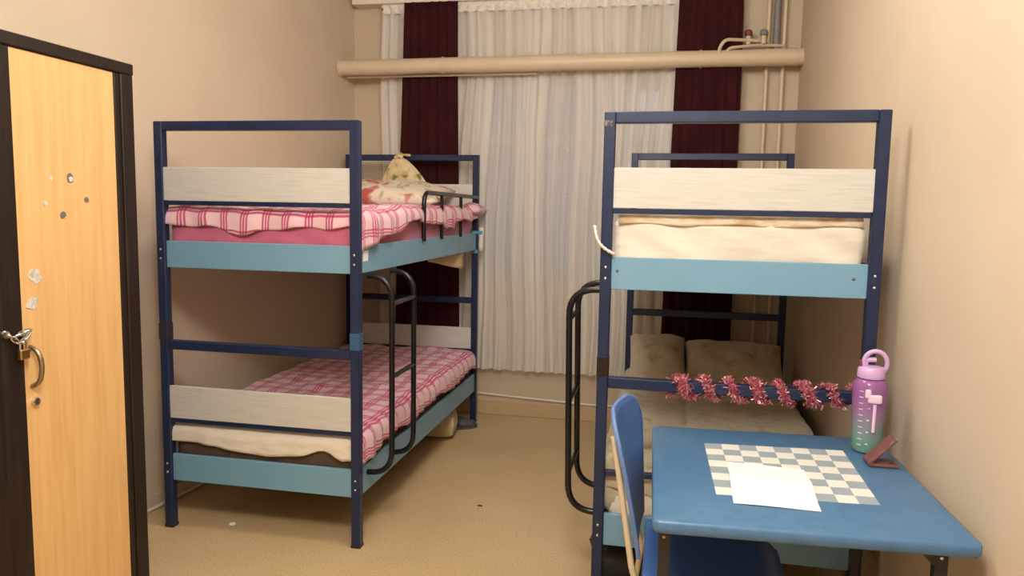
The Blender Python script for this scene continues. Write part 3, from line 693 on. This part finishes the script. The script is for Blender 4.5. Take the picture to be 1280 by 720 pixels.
for k in range(10):
    z = .028 + k * .0195; r_ = .0483 + .0042 * min(1, max(0, (z - .07) / .12)); a = -PI / 2 - .60
    m_ = bx('scale_mark', 'mark', bt, -.0065, .0065, -.0004, .0004, -.001, .0013); m_.location = (r_ * math.cos(a), r_ * math.sin(a), z); m_.rotation_euler = (0, 0, a + PI / 2)
    if k % 2 == 0:
        a2 = a + .45; m_ = bx('scale_mark', 'mark', bt, -.004, .004, -.0004, .0004, -.002, .002); m_.location = (r_ * math.cos(a2), r_ * math.sin(a2), z + .006); m_.rotation_euler = (0, 0, a2 + PI / 2)
# folding phone stand
ps = thing('phone_stand', 'small mauve brown folding phone stand beside the bottle', 'phone stand', (.624, 2.436, DZ + .001), .02)
b_ = bx('base_plate', 'mauve', ps, .0, .085, -.034, .034, 0, .009, bev=.003, seg=2)
bm = bmesh.new(); tube(bm, [(.068, -.012, .0085), (.068, -.012, .0105)], .0065, 10); obj('rubber_pad', bm, 'dark_hole', b_)
s2 = bx('support_plate', 'mauve', ps, .0, .100, -.032, .032, 0, .009, bev=.003, seg=2); s2.rotation_euler = (0, -math.radians(47), 0); s2.location = (.008, 0, .010)
tb('hinge', 'mauve', ps, [(.004, -.034, .009), (.004, .034, .009)], .008, 10)

# ------------------------------------------------------------------ chair
cr_ = thing('chair', 'blue plastic chair with cream tube frame pushed under the desk', 'chair', (.13, 2.20, 0))
ox, oy = .13, 2.20
def shell(name, m, fn, nu, nv, th, parent):
    rows = [[fn(-1 + 2 * i / nu, j / nv) for i in range(nu + 1)] for j in range(nv + 1)]
    uvs = [[(i / nu, j / nv) for i in range(nu + 1)] for j in range(nv + 1)]
    return grid_mesh(name, m, rows, uvs, parent, thick=th, off=0)
def back(u, v):
    # u across (depth of room), v from bottom to top; rounded upper corners, twisted scoop
    k = 1. if v < .70 else math.sqrt(max(0., 1 - ((v - .70) / .30) ** 2)) * .50 + .50
    hw = (.165 + .02 * v) * k
    xn = -.047 - .080 * v ** 1.15; xf = -.047 - .020 * v
    x = xn + (xf - xn) * (u * k + 1) / 2 - .030 * (1 - (u * k) ** 2) * (.3 + .7 * v)
    return (x - ox, 2.2 + u * hw - oy, .525 + .395 * v)
bk = shell('backrest', 'chairblue', back, 20, 18, .011, cr_)
edge = [back(-1, j / 18) for j in range(19)] + [back(-1 + 2 * i / 20, 1) for i in range(1, 21)] + [back(1, 1 - j / 18) for j in range(1, 19)]
tb('rim', 'piping', bk, edge, .0065, 8)
def seat(u, v):
    hw = .205 * (1 if .12 < v < .85 else .96 if v <= .12 else math.sqrt(max(.05, 1 - ((v - .85) / .17) ** 2)) * .30 + .70)
    x = -.035 + .40 * v; y = u * hw
    z = .455 + .012 * u * u - .010 * math.sin(v * PI) - .035 * max(0, v - .88) / .12 + .02 * max(0, .15 - v) / .15
    return (x - ox, y, z)
st = shell('seat', 'chairblue', seat, 18, 20, .011, cr_)
edge = [seat(-1, j / 20) for j in range(21)] + [seat(-1 + 2 * i / 18, 1) for i in range(1, 19)] + [seat(1, 1 - j / 20) for j in range(1, 21)]
tb('rim', 'chairblue', st, edge, .0075, 8)
for s in (-1, 1):
    y = s * .150
    tb('back_leg', 'chairframe', cr_, bezier_pts([(-.127 - ox + (y > 0) * .012, y, .86), (-.112 - ox + (y > 0) * .010, y, .777), (-.064 - ox, y, .48), (-.045 - ox, y, .43), (-.10 - ox, y * 1.1, .008)], .05), .0090, 10)
    tb('front_leg', 'chairframe', cr_, bezier_pts([(-.04 - ox, y, .432), (.31 - ox, y, .432), (.35 - ox, y * 1.1, .008)], .05), .0105, 10)
    for x in (-.102, .351): tb('foot_cap', 'black_matte', cr_, [(x - ox, y * 1.1, 0), (x - ox, y * 1.1, .03)], .013, 10)
    bm = bmesh.new(); tube(bm, [(-.104 - ox, y, .72), (-.096 - ox, y, .722)], .007, 8); obj('rivet', bm, 'steel', cr_)
tb('cross_tube', 'chairframe', cr_, [(.02 - ox, -.150, .425), (.02 - ox, .150, .425)], .009, 8)

# ------------------------------------------------------------------ things on the floor
cb = pillow('cloth_bag', 'clothbag', .22, .16, .20, (-1.40, 4.57, .090), (0, 0, .1), seed=4., sag=.06, pw=.18); tag(cb, 'crumpled beige cloth bag under the bunk with pink bedding', 'bag')
def slipper(loc, rz, label):
    t = thing('slipper', label, 'slipper', loc, rz, 'grey slippers under the bed')
    bm = bmesh.new(); n = 18; out = []
    for k in range(n):
        a = 2 * PI * k / n; out.append((.13 * math.cos(a), (.045 + .008 * math.cos(a)) * math.sin(a)))
    a_ = [bm.verts.new((x, y, 0)) for x, y in out]; b_ = [bm.verts.new((x, y, .022)) for x, y in out]
    bm.faces.new(a_[::-1]); bm.faces.new(b_)
    for k in range(n): bm.faces.new((a_[k], a_[(k + 1) % n], b_[(k + 1) % n], b_[k]))
    obj('sole', bm, 'slipper', t)
    rows = [[((-.01 + .125 * v), (.047 * math.cos(PI * i / 10)) * (1 - .45 * v * v), .020 + .052 * math.sin(PI * i / 10) * (1 - .6 * v)) for i in range(11)] for v in (0, .25, .5, .75, .95)]
    grid_mesh('strap', 'slipper', rows, [[(i / 10, 0) for i in range(11)] for _ in rows], t, thick=.005)
slipper((-1.335, 4.80, .0), .5, 'grey slipper under the bed, close to the far post')
slipper((-1.42, 4.86, .0), .35, 'grey slipper under the bed, behind the other slipper')
bb = pillow('bag', 'blackbag', .24, .30, .20, (-.135, 2.98, .085), (0, 0, .2), seed=6., sag=.04, pw=.4); tag(bb, 'black bag lying under the right bunk behind the chair', 'bag')
bm = bmesh.new(); vs = []
for k in range(7):
    a = 2 * PI * k / 7; r_ = .022 * (.5 + random.random() * .7); vs.append((r_ * math.cos(a), r_ * math.sin(a)))
a_ = [bm.verts.new((x, y, 0.0005)) for x, y in vs]; cc = bm.verts.new((0, 0, .008))
for k in range(7): bm.faces.new((a_[k], a_[(k + 1) % 7], cc))
bm.faces.new(a_[::-1]); o = obj('paper_scrap', bm, 'paper', None, loc=(-1.93, 3.049, 0)); tag(o, 'tiny white paper scrap on the floor beside the bunk', 'paper scrap')
bm = bmesh.new(); tube(bm, [(-.012, 0, .004), (0, .004, .004), (.014, 0, .004)], .003, 6); o = obj('crumb', bm, 'dark_hole', None, loc=(-.87, 3.53, 0)); tag(o, 'tiny dark crumb on the bare floor between the two bunks', 'crumb')
